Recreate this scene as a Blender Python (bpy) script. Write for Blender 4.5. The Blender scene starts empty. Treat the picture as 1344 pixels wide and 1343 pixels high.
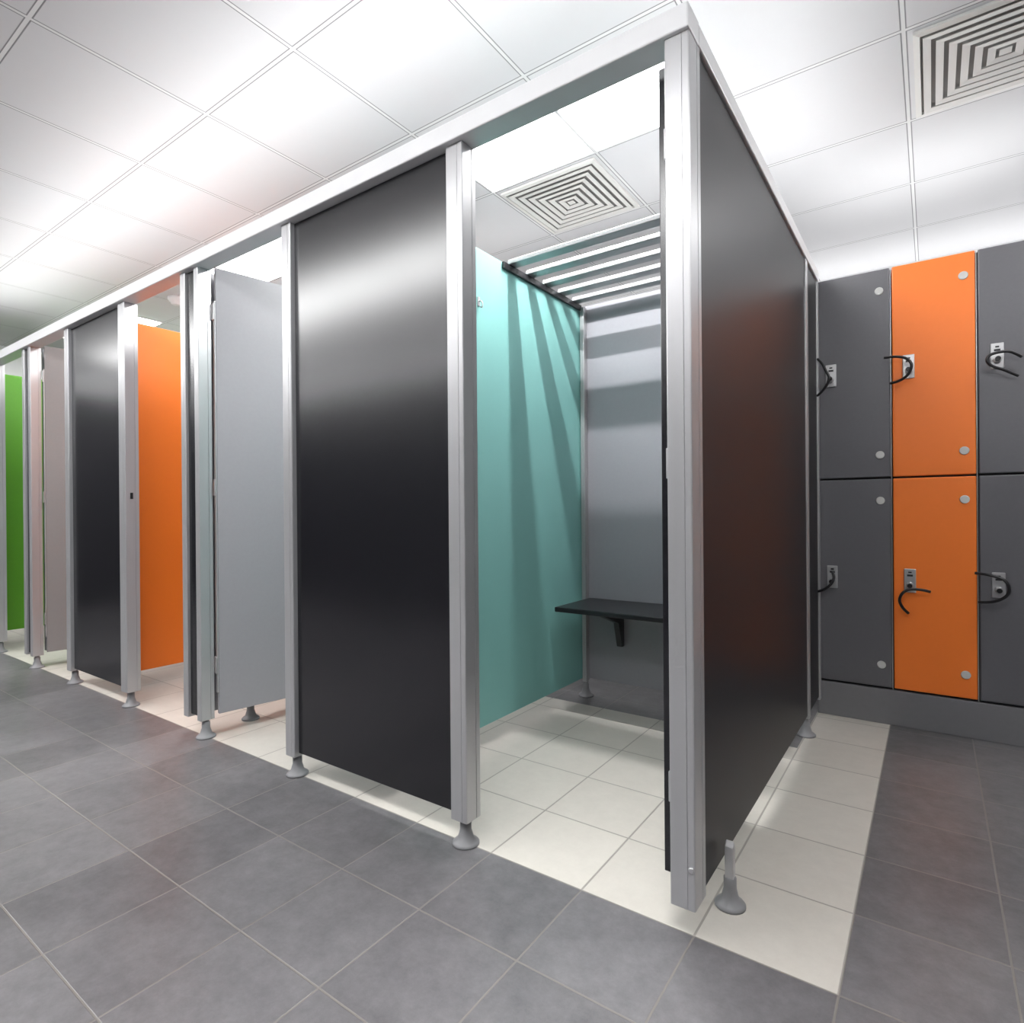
import bpy, bmesh, math, random
from mathutils import Vector, Matrix
random.seed(4)
sc=bpy.context.scene
col=sc.collection
sc.view_settings.view_transform='Standard'
sc.view_settings.look='None'
sc.view_settings.exposure=0.0

# ------------------------------------------------------------- materials
def newmat(name):
    m=bpy.data.materials.new(name);m.use_nodes=True
    return m,m.node_tree.nodes,m.node_tree.links,m.node_tree.nodes['Principled BSDF']
def simple(name,c,rough=.5,metal=0,noise=.06,scale=6,stretch=(1,1,1),bump=0,spec=.5,coat=0):
    m,n,l,b=newmat(name)
    tc=n.new('ShaderNodeTexCoord');mp=n.new('ShaderNodeMapping');mp.inputs['Scale'].default_value=stretch
    no=n.new('ShaderNodeTexNoise');no.inputs['Scale'].default_value=scale;no.inputs['Detail'].default_value=4
    l.new(tc.outputs['Object'],mp.inputs['Vector']);l.new(mp.outputs[0],no.inputs['Vector'])
    mx=n.new('ShaderNodeMix');mx.data_type='RGBA'
    mx.inputs[6].default_value=(*[x*(1-noise) for x in c],1)
    mx.inputs[7].default_value=(*[min(1,x*(1+noise)) for x in c],1)
    l.new(no.outputs['Fac'],mx.inputs[0]);l.new(mx.outputs[2],b.inputs['Base Color'])
    b.inputs['Roughness'].default_value=rough;b.inputs['Metallic'].default_value=metal
    b.inputs['Specular IOR Level'].default_value=spec
    b.inputs['Coat Weight'].default_value=coat
    if bump:
        bp=n.new('ShaderNodeBump');bp.inputs['Strength'].default_value=bump;bp.inputs['Distance'].default_value=.002
        l.new(no.outputs['Fac'],bp.inputs['Height']);l.new(bp.outputs[0],b.inputs['Normal'])
    return m
def tile(name,base,line,x0,y0,g,w,rough,var=.08,noise=.1,bump=.4,edge=None,patch=0):
    m,n,l,b=newmat(name)
    geo=n.new('ShaderNodeTexCoord');sep=n.new('ShaderNodeSeparateXYZ');l.new(geo.outputs['Object'],sep.inputs[0])
    def M(op,a,bb=None):
        k=n.new('ShaderNodeMath');k.operation=op
        for i,v in enumerate((a,bb)):
            if v is None: continue
            if isinstance(v,(int,float)): k.inputs[i].default_value=v
            else: l.new(v,k.inputs[i])
        return k.outputs[0]
    ux=M('DIVIDE',M('SUBTRACT',sep.outputs[0],x0),g);uy=M('DIVIDE',M('SUBTRACT',sep.outputs[1],y0),g)
    ds=[]
    for u in(ux,uy):
        f=M('FRACT',u);ds.append(M('MULTIPLY',M('SUBTRACT',.5,M('ABSOLUTE',M('SUBTRACT',f,.5))),g))
    d=M('MINIMUM',ds[0],ds[1])
    wn=n.new('ShaderNodeTexWhiteNoise');wn.noise_dimensions='2D'
    cb=n.new('ShaderNodeCombineXYZ');l.new(M('FLOOR',ux),cb.inputs[0]);l.new(M('FLOOR',uy),cb.inputs[1]);l.new(cb.outputs[0],wn.inputs['Vector'])
    no=n.new('ShaderNodeTexNoise');no.inputs['Scale'].default_value=14;no.inputs['Detail'].default_value=12;no.inputs['Roughness'].default_value=.8
    l.new(geo.outputs['Object'],no.inputs['Vector'])
    fac=M('ADD',M('ADD',1-var/2-noise/2-patch/2,M('MULTIPLY',wn.outputs['Value'],var)),M('MULTIPLY',no.outputs['Fac'],noise))
    if patch:
        n2=n.new('ShaderNodeTexNoise');n2.inputs['Scale'].default_value=2.2;n2.inputs['Detail'].default_value=5
        l.new(geo.outputs['Object'],n2.inputs['Vector']);fac=M('ADD',fac,M('MULTIPLY',n2.outputs['Fac'],patch))
        l.new(M('ADD',rough-.1,M('MULTIPLY',n2.outputs['Fac'],.22)),b.inputs['Roughness'])
    vm=n.new('ShaderNodeVectorMath');vm.operation='SCALE';vm.inputs[0].default_value=base;l.new(fac,vm.inputs['Scale'])
    mr=n.new('ShaderNodeMapRange');mr.inputs['From Min'].default_value=w*.5;mr.inputs['From Max'].default_value=w*.5+.0012
    l.new(d,mr.inputs['Value'])
    mx=n.new('ShaderNodeMix');mx.data_type='RGBA';l.new(mr.outputs[0],mx.inputs[0])
    mx.inputs[6].default_value=(*line,1)
    if edge:
        mr2=n.new('ShaderNodeMapRange');mr2.inputs['From Min'].default_value=w*.5+edge[0];mr2.inputs['From Max'].default_value=w*.5+edge[0]+.002
        l.new(d,mr2.inputs['Value']);m2=n.new('ShaderNodeMix');m2.data_type='RGBA';l.new(mr2.outputs[0],m2.inputs[0])
        m2.inputs[6].default_value=(*edge[1],1);l.new(vm.outputs[0],m2.inputs[7]);l.new(m2.outputs[2],mx.inputs[7])
    else: l.new(vm.outputs[0],mx.inputs[7])
    l.new(mx.outputs[2],b.inputs['Base Color'])
    if not patch: b.inputs['Roughness'].default_value=rough
    bp=n.new('ShaderNodeBump');bp.inputs['Strength'].default_value=bump;bp.inputs['Distance'].default_value=.002
    l.new(M('ADD',mr.outputs[0],M('MULTIPLY',no.outputs['Fac'],.15)),bp.inputs['Height']);l.new(bp.outputs[0],b.inputs['Normal'])
    return m
def emis(name,c,s):
    m,n,l,b=newmat(name)
    b.inputs['Base Color'].default_value=(.9,.9,.9,1)
    b.inputs['Emission Color'].default_value=(*c,1);b.inputs['Emission Strength'].default_value=s
    return m
G=.5465; GX=-1.274; GY=-.066; Q=.2776; XF=.281; YF=.026; H=2.452
M_alu=simple('satin_aluminium',(.50,.50,.51),.33,.5,.06,30,(1,1,.04),spec=.5)
M_rail=simple('white_aluminium',(.84,.84,.85),.35,.1,.03,20)
M_dark=simple('charcoal_laminate',(.0085,.0085,.011),.22,0,.12,120,bump=.02,spec=.85)
M_side=simple('charcoal_side_laminate',(.018,.0178,.020),.38,0,.12,120,bump=.02,spec=.27)
M_grey=simple('grey_laminate',(.31,.308,.335),.34,0,.04,80)
M_door=simple('grey_door_laminate',(.33,.325,.345),.45,0,.04,80)
M_greyd=simple('grey_locker_laminate',(.132,.131,.142),.38,0,.06,90)
M_plinth=simple('grey_plinth_laminate',(.20,.198,.21),.4,0,.05,60)
M_warm=simple('warm_grey_laminate',(.25,.24,.24),.45,0,.04,80)
M_teal=simple('teal_laminate',(.245,.54,.51),.5,0,.02,60)
M_orange=simple('orange_laminate',(.93,.20,.012),.42,0,.02,60)
M_lorange=simple('orange_locker_laminate',(.98,.225,.03),.42,0,.02,60)
M_green=simple('green_laminate',(.12,.40,.02),.45,0,.04,60)
M_plastic=simple('grey_plastic',(.24,.24,.25),.45,0,.05,30)
M_black=simple('black_plastic',(.012,.012,.014),.35)
M_cap=simple('pale_cap_plastic',(.62,.62,.60),.4)
M_plate=simple('lock_plate_metal',(.55,.55,.56),.3,.5)
M_body=simple('locker_carcass',(.03,.03,.034),.5)
M_vent=simple('cream_vent_enamel',(.76,.75,.72),.4)
M_gapshade=simple('vent_gap_shade',(.34,.34,.33),.8)  # grey stands in for the shade behind the louvres
M_wall=simple('white_wall_paint',(.82,.82,.83),.7)
M_darkwall=simple('charcoal_wall_cladding',(.022,.022,.025),.5)
M_ftile=tile('dark_floor_tile',(.146,.141,.147),(.205,.19,.175),XF,YF,Q,.0032,.34,.26,1.5,patch=.8)
M_ltile=tile('cream_floor_tile',(.57,.54,.49),(.33,.31,.28),XF,YF,Q,.0038,.38,.07,.30,patch=.08)
M_ceil=tile('ceiling_tile',(.70,.70,.712),(.80,.80,.80),GX,GY,G,.010,.7,.03,.04,edge=(.0032,(.24,.24,.25)))  # edge colour paints the shadow gap beside each grid bar
M_addedlight=emis('added_light_diffuser',(1,1,1),16.0)  # for the added panels out of view
M_light2=emis('cubicle_light_diffuser',(1,1,1),9.5)

# ------------------------------------------------------------- helpers
def finish(bm,name,mat,bevel=0,smooth=False,parent=None,loc=None,seg=2):
    me=bpy.data.meshes.new(name);bmesh.ops.recalc_face_normals(bm,faces=bm.faces[:]);bm.to_mesh(me);bm.free()
    for m in(mat if isinstance(mat,(list,tuple)) else [mat]): me.materials.append(m)
    if smooth:
        for p in me.polygons:p.use_smooth=True
    o=bpy.data.objects.new(name,me);col.objects.link(o)
    if bevel:
        md=o.modifiers.new('bevel','BEVEL');md.width=bevel;md.segments=seg;md.limit_method='ANGLE';md.angle_limit=.6
    if loc is not None:o.location=loc
    if parent:o.parent=parent
    return o
def addbox(bm,x0,x1,y0,y1,z0,z1,mi=0):
    vs=[bm.verts.new((x,y,z)) for z in(z0,z1) for x,y in((x0,y0),(x1,y0),(x1,y1),(x0,y1))]
    for f in((3,2,1,0),(4,5,6,7),(0,1,5,4),(1,2,6,5),(2,3,7,6),(3,0,4,7)):
        bm.faces.new([vs[i] for i in f]).material_index=mi
def box(name,b,mat,bevel=0,parent=None,origin=None):
    if origin is None: origin=((b[0]+b[1])/2,(b[2]+b[3])/2,b[4])
    bm=bmesh.new();o=origin
    addbox(bm,b[0]-o[0],b[1]-o[0],b[2]-o[1],b[3]-o[1],b[4]-o[2],b[5]-o[2])
    ob=finish(bm,name,mat,bevel)
    place(ob,o,parent);return ob
def place(ob,o,parent):
    if parent:
        ob.parent=parent;po=Vector(parent['o']);ob.location=Vector(o)-po
    else: ob.location=o
    ob['o']=list(o)
def empty(name,o,label,cat,group=None):
    e=bpy.data.objects.new(name,None);col.objects.link(e);e.location=o;e['o']=list(o)
    e.empty_display_size=.05;tag(e,label,cat,group);return e
def tag(e,label,cat,group=None):
    e['label']=label;e['category']=cat
    if group:e['group']=group
def lathe(prof,name,mat,o,parent=None,seg=28,axis='Z'):
    bm=bmesh.new();rings=[]
    for r,z in prof:
        ring=[]
        for i in range(seg):
            a=2*math.pi*i/seg
            p=(r*math.cos(a),r*math.sin(a),z) if axis=='Z' else (r*math.cos(a),-z,r*math.sin(a))
            ring.append(bm.verts.new(p))
        rings.append(ring)
    for a,b in zip(rings,rings[1:]):
        for i in range(seg): bm.faces.new((a[i],a[(i+1)%seg],b[(i+1)%seg],b[i]))
    bm.faces.new(rings[0]);bm.faces.new(rings[-1])
    ob=finish(bm,name,mat,0,False);
    for p in ob.data.polygons:p.use_smooth=len(p.vertices)==4
    place(ob,o,parent);return ob
def tube(pts,name,mat,o,parent=None,rx=.004,ry=.004,seg=8,sub=6):
    P=[Vector(p) for p in pts];S=[]
    for i in range(len(P)-1):
        p0=P[max(i-1,0)];p1=P[i];p2=P[i+1];p3=P[min(i+2,len(P)-1)]
        for k in range(sub):
            t=k/sub
            S.append(.5*((2*p1)+(p2-p0)*t+(2*p0-5*p1+4*p2-p3)*t*t+(3*p1-p0-3*p2+p3)*t**3))
    S.append(P[-1])
    bm=bmesh.new();rings=[]
    for i,p in enumerate(S):
        t=(S[min(i+1,len(S)-1)]-S[max(i-1,0)]).normalized()
        n1=Vector((0,1,0));n1=(n1-t*n1.dot(t))
        n1=n1.normalized() if n1.length>.01 else Vector((1,0,0))
        n2=t.cross(n1)
        rings.append([bm.verts.new(p+n1*rx*math.cos(2*math.pi*j/seg)+n2*ry*math.sin(2*math.pi*j/seg)) for j in range(seg)])
    for a,b in zip(rings,rings[1:]):
        for i in range(seg): bm.faces.new((a[i],a[(i+1)%seg],b[(i+1)%seg],b[i]))
    bm.faces.new(rings[0]);bm.faces.new(rings[-1])
    ob=finish(bm,name,mat,0,True);place(ob,o,parent);return ob
def struct(ob): ob['kind']='structure';return ob
ZB=.085; ZR=1.941; ZT=1.995
YB=1.405
# ------------------------------------------------------------- room shell
WX0,WX1,WY0,WY1=-6.4,2.1,-2.6,3.2
bm=bmesh.new()
def quad(x0,x1,y0,y1,mi):
    f=bm.faces.new([bm.verts.new(p) for p in((x0,y0,0),(x1,y0,0),(x1,y1,0),(x0,y1,0))]);f.material_index=mi
LY=1.26
quad(WX0,WX1,WY0,YF,0);quad(XF,WX1,YF,WY1,0);quad(WX0,-.0,LY,WY1,0)
quad(WX0,0,YF,LY,1);quad(0,XF,YF,1.76,1);quad(0,XF,1.76,WY1,0)
fl=struct(finish(bm,'floor',[M_ftile,M_ltile]))
c=struct(box('ceiling',(WX0,WX1,WY0,WY1,H,H+.05),M_ceil,origin=(0,0,0)))
struct(box('wall_back',(WX0,WX1,WY1,WY1+.1,0,H),M_wall))
struct(box('wall_left',(WX0-.1,WX0,WY0,WY1,0,H),M_wall))
struct(box('wall_right',(WX1,WX1+.1,WY0,WY1,0,H),M_wall))
struct(box('wall_front',(WX0,WX1,WY0-.1,WY0,0,H),M_wall))
struct(box('trim_1',(WX0+.04,WX1-.04,WY0,WY0+.03,0,2.16),M_darkwall))
struct(box('added_trim_2',(WX1-.03,WX1,WY0+.04,WY1,0,2.0),M_darkwall))  # added unseen dark board, keeps the side panel's reflection dark
struct(box('added_trim_3',(WX0,WX0+.03,WY0+.04,1.4,0,2.10),M_darkwall))  # added unseen dark board, darkens grazing reflections in the front panels

# ------------------------------------------------------------- posts
FOOT=[(.038,0),(.038,.005),(.034,.009),(.023,.017),(.018,.034),(.016,.040),(.016,.062),(.012,.064),(.012,.1)]
def post(x0,x1,y0,y1,label,foot=True,z0=ZB-.012,z1=ZR,fx=None,fy=None,latch=None):
    cx=(x0+x1)/2;cy=(y0+y1)/2
    e=empty('cubicle_post',(cx,cy,0),label,'post','aluminium cubicle posts')
    bm=bmesh.new()
    w=x1-x0;d=y1-y0;g=.0015;q=min(.003,w*.1)
    pts=[(x0,y0+q),(x0+q*.3,y0+q*.3),(x0+q,y0),(x0+w*.72-g,y0),(x0+w*.72-g,y0+.002),(x0+w*.72,y0+.002),(x0+w*.72,y0),(x1-q,y0),(x1-q*.3,y0+q*.3),(x1,y0+q),
         (x1,y0+d*.7),(x1-.002,y0+d*.7),(x1-.002,y0+d*.74),(x1,y0+d*.74),(x1,y1),(x0,y1)]
    lo=[bm.verts.new((a-cx,b-cy,z0)) for a,b in pts];hi=[bm.verts.new((a-cx,b-cy,z1)) for a,b in pts]
    for i in range(len(pts)):
        j=(i+1)%len(pts);bm.faces.new((lo[i],lo[j],hi[j],hi[i]))
    bm.faces.new(lo);bm.faces.new(hi)
    ob=finish(bm,'profile',M_alu);place(ob,(cx,cy,0),e)
    if foot:
        prof=[(r,min(z,z0)) for r,z in FOOT]
        lathe(prof,'foot',M_plastic,(fx if fx is not None else cx,fy if fy is not None else cy,0),e)
    if latch:
        box('latch_keeper',(x1-.004,x1+.002,y0+d*.35,y0+d*.55,latch,latch+.03),M_black,.001,parent=e)
    return e
L1='satin aluminium cubicle upright on a flared plastic foot'
P0=post(-.035,.02,-.012,.058,'wide satin aluminium corner upright beside the open charcoal door',foot=False,z0=.078)
post(-.668,-.610,-.005,.055,L1,latch=None)
post(-1.440,-1.388,-.005,.055,L1)
post(-2.165,-2.125,-.005,.055,'slim aluminium upright edging a narrow charcoal pilaster',foot=False)
post(-2.053,-2.018,-.005,.050,L1)
post(-2.775,-2.705,-.005,.055,L1,latch=1.0)
post(-3.455,-3.400,-.005,.055,L1)
post(-4.135,-4.095,-.005,.055,'slim aluminium upright edging a narrow charcoal pilaster',foot=False)
post(-4.030,-3.99,-.005,.050,L1)
post(-4.74,-4.69,-.005,.055,L1)
post(-5.14,-5.09,-.005,.055,L1)
post(-.012,.020,1.405,1.445,'slim aluminium upright where the side panel ends near the lockers')
post(-.012,.020,1.700,1.735,'slim aluminium wall channel against the grey locker',foot=False)
for x,cc in((-1.0,'teal'),(-3.04,'orange')):
    post(x,x+.022,1.370,1.402,'slim aluminium corner upright between the %s partition and grey back panel'%cc)

e=empty('panel_pedestal',(.040,.175,0),'grey plastic pedestal bracket with pointed top outside the dark side panel','pedestal')
lathe([(.035,0),(.035,.005),(.031,.010),(.020,.019),(.015,.040),(.0145,.048),(.0145,.066),(.010,.069)],'foot',M_plastic,(.040,.175,0),e)
bm=bmesh.new()
pts=[(-.010,.064),(.010,.064),(.010,.135),(.003,.152),(-.010,.140)]
a=[bm.verts.new((-.010,y,z)) for y,z in pts];b=[bm.verts.new((.010,y,z)) for y,z in pts]
for i in range(5):
    j=(i+1)%5;bm.faces.new((a[i],a[j],b[j],b[i]))
bm.faces.new(a);bm.faces.new(b)
place(finish(bm,'bracket',M_alu,.003),(.040,.175,0),e)
lathe([(.007,0),(.007,.002),(.004,.0035)],'screw_cap',M_alu,(.012,-.013,.165),P0,16,'Y')

# ------------------------------------------------------------- panels
def panel(x0,x1,y0,y1,z0,z1,mat,label,group=None,feet=(),name='partition_panel'):
    o=((x0+x1)/2,(y0+y1)/2,0)
    e=empty(name,o,label,'partition',group)
    box('board',(x0,x1,y0,y1,z0,z1),mat,.0015,parent=e)
    for fx,fy in feet: lathe([(r,min(z,z0)) for r,z in FOOT],'foot',M_plastic,(fx,fy,0),e)
    return e
DF='charcoal laminate front panel between aluminium uprights'
panel(-1.387,-.669,.012,.028,ZB,ZR-.001,M_dark,DF,'charcoal front panels')
panel(-3.399,-2.776,.012,.028,ZB,ZR-.001,M_dark,DF,'charcoal front panels')
panel(-5.089,-4.741,.012,.028,ZB,ZR-.001,M_dark,DF,'charcoal front panels')
panel(-2.124,-2.054,.006,.045,ZB,ZR-.001,M_dark,'narrow charcoal pilaster strip between two cubicle doors','charcoal pilasters')
panel(-4.094,-4.031,.006,.045,ZB,ZR-.001,M_dark,'narrow charcoal pilaster strip between two cubicle doors','charcoal pilasters')
panel(0,.014,.059,1.404,ZB,ZR-.001,M_side,'large charcoal laminate side panel enclosing the end cubicle')
panel(0,.014,1.446,1.699,ZB,ZR-.001,M_side,'narrow charcoal filler panel between side panel and lockers')
ZP=1.953
panel(-1.024,-1.006,.08,1.400,ZB,ZP,M_teal,'teal laminate partition inside the end cubicle',feet=())
panel(-2.095,-2.075,.08,1.400,ZB,ZP,M_grey,'grey laminate partition behind a narrow pilaster',feet=((-2.085,.25),))
panel(-3.06,-3.042,.08,1.400,ZB,ZP,M_orange,'orange laminate partition inside an open cubicle')
panel(-4.08,-4.06,.08,1.400,ZB,ZP,M_grey,'grey laminate partition behind a narrow pilaster',feet=((-4.07,.25),))
panel(-5.10,-5.08,.08,1.400,ZB,ZP,M_green,'green laminate partition inside the farthest open cubicle')
for a,b in((-1.0,-.014),(-2.07,-1.03),(-3.035,-2.1),(-4.055,-3.065),(-5.075,-4.085)):
    panel(a,b,YB,YB+.018,ZB,ZP,M_grey,'pale grey laminate back panel of a cubicle','grey back panels')

def rail(name,b,label):
    x0,x1,y0,y1,z0,z1=b
    o=((x0+x1)/2,(y0+y1)/2,z0);bm=bmesh.new()
    addbox(bm,x0-o[0],x1-o[0],y0-o[1],y1-o[1],0,z1-z0)
    ob=finish(bm,name,M_rail,.004);place(ob,o,None);tag(ob,label,'rail');return ob
rail('top_rail',(-5.14,.022,-.022,.050,ZR,ZT),'long white aluminium head rail over the cubicle fronts')
rail('top_rail',(-.022,.022,.051,1.735,ZR+.004,ZT-.003),'white aluminium head rail over the dark side panel')

# ------------------------------------------------------------- doors
def door(hx,hy,ang,w,mat,label,z0=.09,z1=1.955,t=.018,strip=True):
    e=empty('cubicle_door',(hx,hy,0),label,'door','open cubicle doors')
    def part(name,b,m,bev=.002):
        bm=bmesh.new();addbox(bm,*b);ob=finish(bm,name,m,bev);ob.parent=e;return ob
    part('leaf',(-t/2,t/2,.004,w,z0,z1),mat)
    if strip: part('edge_trim',(-t/2-.001,t/2+.002,-.002,.0035,z0+.09,z1-.14),M_alu)
    for z in(z0+.17,1.0,z1-.22):
        if strip: part('hinge',(-t/2-.003,t/2+.005,-.007,-.003,z,z+.07),M_plate)
        else: part('hinge',(t/2-.002,t/2+.006,-.010,-.001,z,z+.07),M_alu)
    e.rotation_euler=(0,0,-ang)
    return e
door(-.072,.071,math.radians(1),.52,M_dark,'charcoal cubicle door opened inward along the side panel',t=.018,strip=False,z1=1.950)
door(-2.014,.060,math.radians(10),.52,M_door,'pale grey cubicle door standing open inward')
door(-3.985,.060,math.radians(10),.50,M_warm,'warm grey cubicle door standing open inward')

# ------------------------------------------------------------- bench
e=empty('bench',(-.52,1.22,0),'black wall-mounted changing bench on brackets','bench')
bm=bmesh.new();addbox(bm,-.972+.52,-.09+.52,1.06-1.22,1.402-1.22,.468,.490)
place(finish(bm,'seat',M_black,.004),(-.52,1.22,0),e)
for bx in(-.80,-.25):
    bm=bmesh.new();pts=[(1.12,.467),(1.402,.467),(1.402,.27),(1.375,.27),(1.34,.39)]
    a=[bm.verts.new((bx-.014+.52,y-1.22,z)) for y,z in pts];b=[bm.verts.new((bx+.014+.52,y-1.22,z)) for y,z in pts]
    for i in range(5):
        j=(i+1)%5;bm.faces.new((a[i],a[j],b[j],b[i]))
    bm.faces.new(a);bm.faces.new(b);place(finish(bm,'bracket',M_black,.002),(-.52,1.22,0),e)

# ------------------------------------------------------------- slatted rack
e=empty('slatted_rack',(-.52,1.0,1.93),'aluminium slatted rack bridging the top of the end cubicle','rack')
box('end_rail',(-1.004,-.993,.72,1.38,1.925,1.952),M_black,.002,parent=e)
box('end_rail',(-.022-.02,-.023,.72,1.38,1.925,1.940),M_black,.002,parent=e)
for i in range(5):
    y=.76+i*.135
    box('slat',(-1.003,-.024,y,y+.055,1.9535,1.972),M_alu,.003,parent=e)

# ------------------------------------------------------------- hooks
def hook(x,y,z):
    e=empty('coat_hook',(x,y,z),'small metal coat hook screwed to the partition','hook','coat hooks')
    bm=bmesh.new();addbox(bm,0,.003,-.007,.007,-.018,.018);place(finish(bm,'plate',M_plate,.001),(x,y,z),e)
    tube([(.002,0,.0),(.012,0,.0),(.02,0,-.012),(.018,0,-.026),(.009,0,-.022)],'prong',M_plate,(x,y,z),e,.0025,.0025)
hook(-1.0055,.565,1.745);hook(-3.0415,.10,1.52);hook(-5.0795,.12,1.5)

# ------------------------------------------------------------- ceiling vents
def vent(cx,cy,label):
    e=empty('ceiling_vent',(cx,cy,H),label,'vent','square ceiling vents')
    h=G/2-.024
    def ring(bm,so,zo,si,zi):
        o=[bm.verts.new((sx*so,sy*so,zo)) for sx,sy in((-1,-1),(1,-1),(1,1),(-1,1))]
        i=[bm.verts.new((sx*si,sy*si,zi)) for sx,sy in((-1,-1),(1,-1),(1,1),(-1,1))]
        for k in range(4):
            j=(k+1)%4;bm.faces.new((o[k],o[j],i[j],i[k]))
    bm=bmesh.new()
    ring(bm,h,-.001,h,-.010);ring(bm,h,-.010,h-.018,-.014);ring(bm,h-.018,-.014,h-.020,-.004)
    place(finish(bm,'frame',M_vent),(cx,cy,H),e)
    bm=bmesh.new();n=6;s=h-.026;step=s/(n+.35)
    for k in range(n):
        so=s-k*step;si=so-step*.62
        ring(bm,so,-.0185,si,-.0155)
        ring(bm,so,-.0185,so,-.0165);ring(bm,so,-.0165,si,-.0135);ring(bm,si,-.0135,si,-.0155)
    s0=s-n*step+.004
    bm.faces.new([bm.verts.new((a*s0,b*s0,-.017)) for a,b in((-1,-1),(1,-1),(1,1),(-1,1))])
    ob=finish(bm,'louvre',M_vent);place(ob,(cx,cy,H),e)
    box('gap_shade_plate',(cx-h+.005,cx+h-.005,cy-h+.005,cy+h-.005,H-.003,H-.0005),M_gapshade,parent=e)  # flat plate below the solid ceiling, coloured as shade between louvres
cell=lambda i,j:(GX+(i+.5)*G,GY+(j+.5)*G)
vent(*cell(0,2),'cream square four-way louvred vent in the cubicle ceiling')
vent(*cell(3,2),'cream square four-way louvred vent above the lockers')
for x,y in((-3.91,.81),(-6.15,.87)):
    e=empty('ceiling_dome',(x,y,H),'round white dome fitting on the ceiling','smoke detector','ceiling dome fittings')  # round fittings taken as downlights, modelled as unlit domes
    lathe([(.055,-.001),(.055,-.018),(.048,-.03),(.036,-.034),(.034,-.048),(.02,-.055)],'housing',M_wall,(x,y,H),e)

# ------------------------------------------------------------- ceiling lights and added uplights
def light(i,j,mat,label='recessed square ceiling light with white diffuser'):
    cx,cy=cell(i,j);h=G/2-.012
    e=empty('ceiling_light',(cx,cy,H),label,'light','ceiling light panels')
    box('frame',(cx-h-.006,cx+h+.006,cy-h+.03,cy+h+.006,H-.006,H-.001),M_rail,.002,parent=e)
    box('diffuser',(cx-h+.006,cx+h-.006,cy-h+.045,cy+h-.012,H-.014,H-.0065),mat,.002,parent=e)
for i in(0,1,-3,-4,-7,-8): light(i,1,M_light2)
for i in range(-9,4): light(i,-3,M_addedlight)  # unseen row added to light the corridor and even out panel reflections
light(4,1,M_addedlight);light(4,3,M_addedlight)  # two more added panels out of view on the right
def area(name,loc,sx,sy,energy,up):
    L=bpy.data.lights.new(name,'AREA');L.shape='RECTANGLE';L.size=sx;L.size_y=sy;L.energy=energy
    o=bpy.data.objects.new(name,L);col.objects.link(o);o.location=loc
    if up:o.rotation_euler=(math.pi,0,0)
    return o
area('added_rail_uplight',(-2.55,.014,2.004),5.0,.03,17,True)  # added fill, no fixture: brightens the ceiling above the front rail
area('added_side_rail_uplight',(0,.9,2.002),.03,1.6,3.2,True)  # added fill along the side rail, aimed at the ceiling
area('added_back_uplight',(-2.5,1.415,1.962),4.9,.03,8,True)  # added fill hidden on top of the back panels
area('added_locker_uplight',(.43,2.0,1.975),.85,.45,3.5,True)  # added fill hidden on the locker tops
area('added_rear_uplight',(-.5,3.12,1.95),4.5,.05,13,True)  # added fill for the ceiling row behind the lockers
area('added_wall_uplight',(-2.1,-2.585,2.18),8.2,.025,48,True)  # added fill out of view, brightens the ceiling and upper front wall
area('added_side_wall_uplight',(2.085,0,2.02),.025,5,18,True)  # added fill out of view along the right wall
area('cubicle_tube',(-.73,.753,2.420),1.0,.02,29,False)
area('cubicle_tube',(-2.91,.753,2.420),1.0,.02,15,False)
area('cubicle_tube',(-5.09,.753,2.420),1.0,.02,18,False)

# ------------------------------------------------------------- lockers
LYF=1.747;LZ0,LZ1,LZM=.159,1.952,1.057;LW=.2885
X0=.004
pl=box('locker_plinth',(X0,X0+3*LW,LYF+.003,LYF+.49,0,.149),M_plinth,.002)
tag(pl,'continuous grey plinth under the row of lockers','plinth')
def locker(x0,mat,label):
    cx=x0+LW/2
    e=empty('locker',(cx,LYF+.25,.1495),label,'locker','two-door changing room lockers')
    box('body',(x0+.001,x0+LW-.001,LYF+.019,LYF+.50,.1495,LZ1-.004),M_body,.002,parent=e)
    box('edge_strip',(x0+LW-.0026,x0+LW-.0002,LYF+.003,LYF+.0185,.152,LZ1-.004),M_plate,0,parent=e)
    for z0,z1 in((LZM+.004,LZ1),(LZ0,LZM-.004)):
        d=box('locker_door',(x0+.004,x0+LW-.0045,LYF,LYF+.018,z0,z1),mat,.004,parent=e)
        for z in(z0+.095,z1-.093):
            lathe([(.0165,0),(.0165,.002),(.014,.0035)],'hinge_cap',M_cap,(x0+LW-.042,LYF-.0003,z),d,24,'Y')
        lz=1.52 if z0>1 else .622
        lx=x0+.062
        k=box('lock',(lx-.021,lx+.021,LYF-.006,LYF-.0003,lz-.05,lz+.05),M_plate,.003,parent=d)
        lathe([(.013,0),(.013,.010),(.010,.013)],'key_cylinder',M_alu,(lx,LYF-.006,lz-.018),k,20,'Y')
        bm=bmesh.new();addbox(bm,-.010,.010,-.0008,0,-.004,.004);addbox(bm,-.006,.006,-.0008,0,.010,.016)
        place(finish(bm,'marking',M_black),(lx,LYF-.0061,lz+.022),k)
locker(X0,M_greyd,'dark grey two-door locker beside the cubicle side panel')
locker(X0+LW,M_lorange,'bright orange two-door locker between dark grey ones')
locker(X0+2*LW,M_greyd,'dark grey two-door locker next to the orange one')
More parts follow.
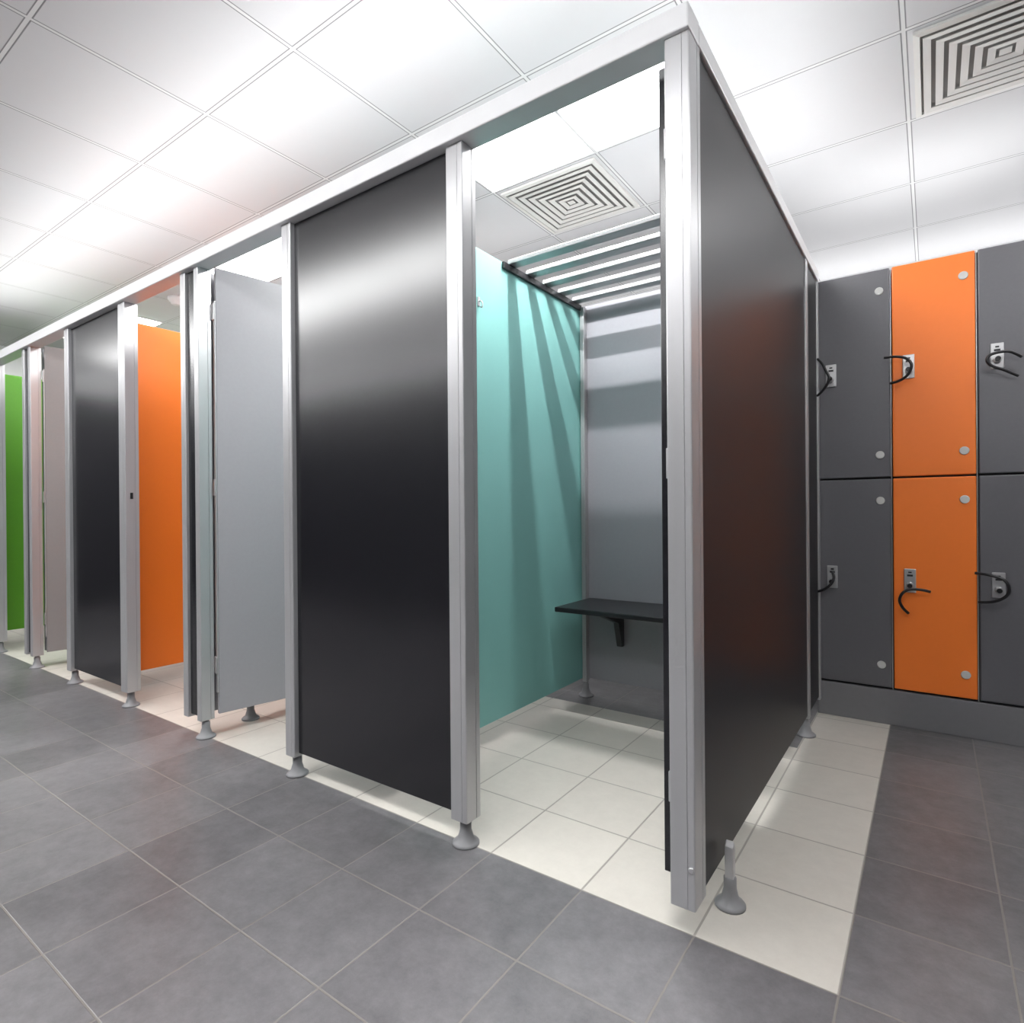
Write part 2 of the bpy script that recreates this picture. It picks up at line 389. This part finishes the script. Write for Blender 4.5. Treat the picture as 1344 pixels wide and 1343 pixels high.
def band(lx,lz,pts,label):
    o=(lx,LYF-.019,lz-.018)
    e=empty('key_wristband',o,label,'wristband','black key wristbands')
    n=len(pts)
    tube([(a,-.012-.035*math.sin(math.pi*(k+.6)/(n)),b) for k,(a,b) in enumerate(pts)],'strap',M_black,o,e,.004,.0055,8,6)
    lathe([(.006,0),(.007,.012),(.009,.016),(.009,.026)],'key',M_black,o,e,14,'Y')
LB='black rubber key wristband dangling from the locker lock'
band(X0+.062,1.52,[(-.055,.10),(-.03,.07),(-.012,.03),(.0,-.0),(-.012,-.035),(-.04,-.065),(-.062,-.075)],LB)
band(X0+LW+.062,1.52,[(-.085,.06),(-.04,.055),(-.005,.04),(.012,.01),(.0,-.025),(-.03,-.045),(-.065,-.05)],LB)
band(X0+2*LW+.062,1.52,[(.07,-.005),(.03,.02),(-.02,.015),(-.035,-.005),(-.02,-.03),(.02,-.05),(.06,-.075)],LB)
band(X0+.062,.622,[(.004,.045),(.012,.02),(.004,-.005),(-.02,-.03),(-.05,-.045),(-.066,-.05)],LB)
band(X0+LW+.062,.622,[(.07,-.02),(.04,-.012),(.0,-.012),(-.025,-.03),(-.035,-.06),(-.025,-.09),(-.005,-.115)],LB)
band(X0+2*LW+.062,.622,[(-.075,.065),(-.03,.06),(.012,.045),(.026,.01),(.015,-.02),(-.02,-.042),(-.065,-.05)],LB)

# ------------------------------------------------------------- world & camera
w=bpy.data.worlds.new('world');sc.world=w;w.use_nodes=True
w.node_tree.nodes['Background'].inputs[0].default_value=(.8,.85,1,1);w.node_tree.nodes['Background'].inputs[1].default_value=.3
cam=bpy.data.cameras.new('camera');co=bpy.data.objects.new('camera',cam);col.objects.link(co);sc.camera=co
yaw,pitch,roll,f=.6155,-.0017,-.0081,779.8
s,c_=math.sin(yaw),math.cos(yaw)
r=Vector((c_,s,0));fw=Vector((-s,c_,0));u=Vector((0,0,1))
f2=fw*math.cos(pitch)+u*math.sin(pitch);u2=u*math.cos(pitch)-fw*math.sin(pitch)
r3=r*math.cos(roll)+u2*math.sin(roll);u3=u2*math.cos(roll)-r*math.sin(roll)
R=Matrix((r3,u3,-f2)).transposed().to_4x4()
co.matrix_world=Matrix.Translation((.4319,-1.253,.93))@R
cam.sensor_width=36;cam.lens=36*f/1344;cam.clip_start=.02
for ob in bpy.data.objects:
    if 'o' in ob: del ob['o']
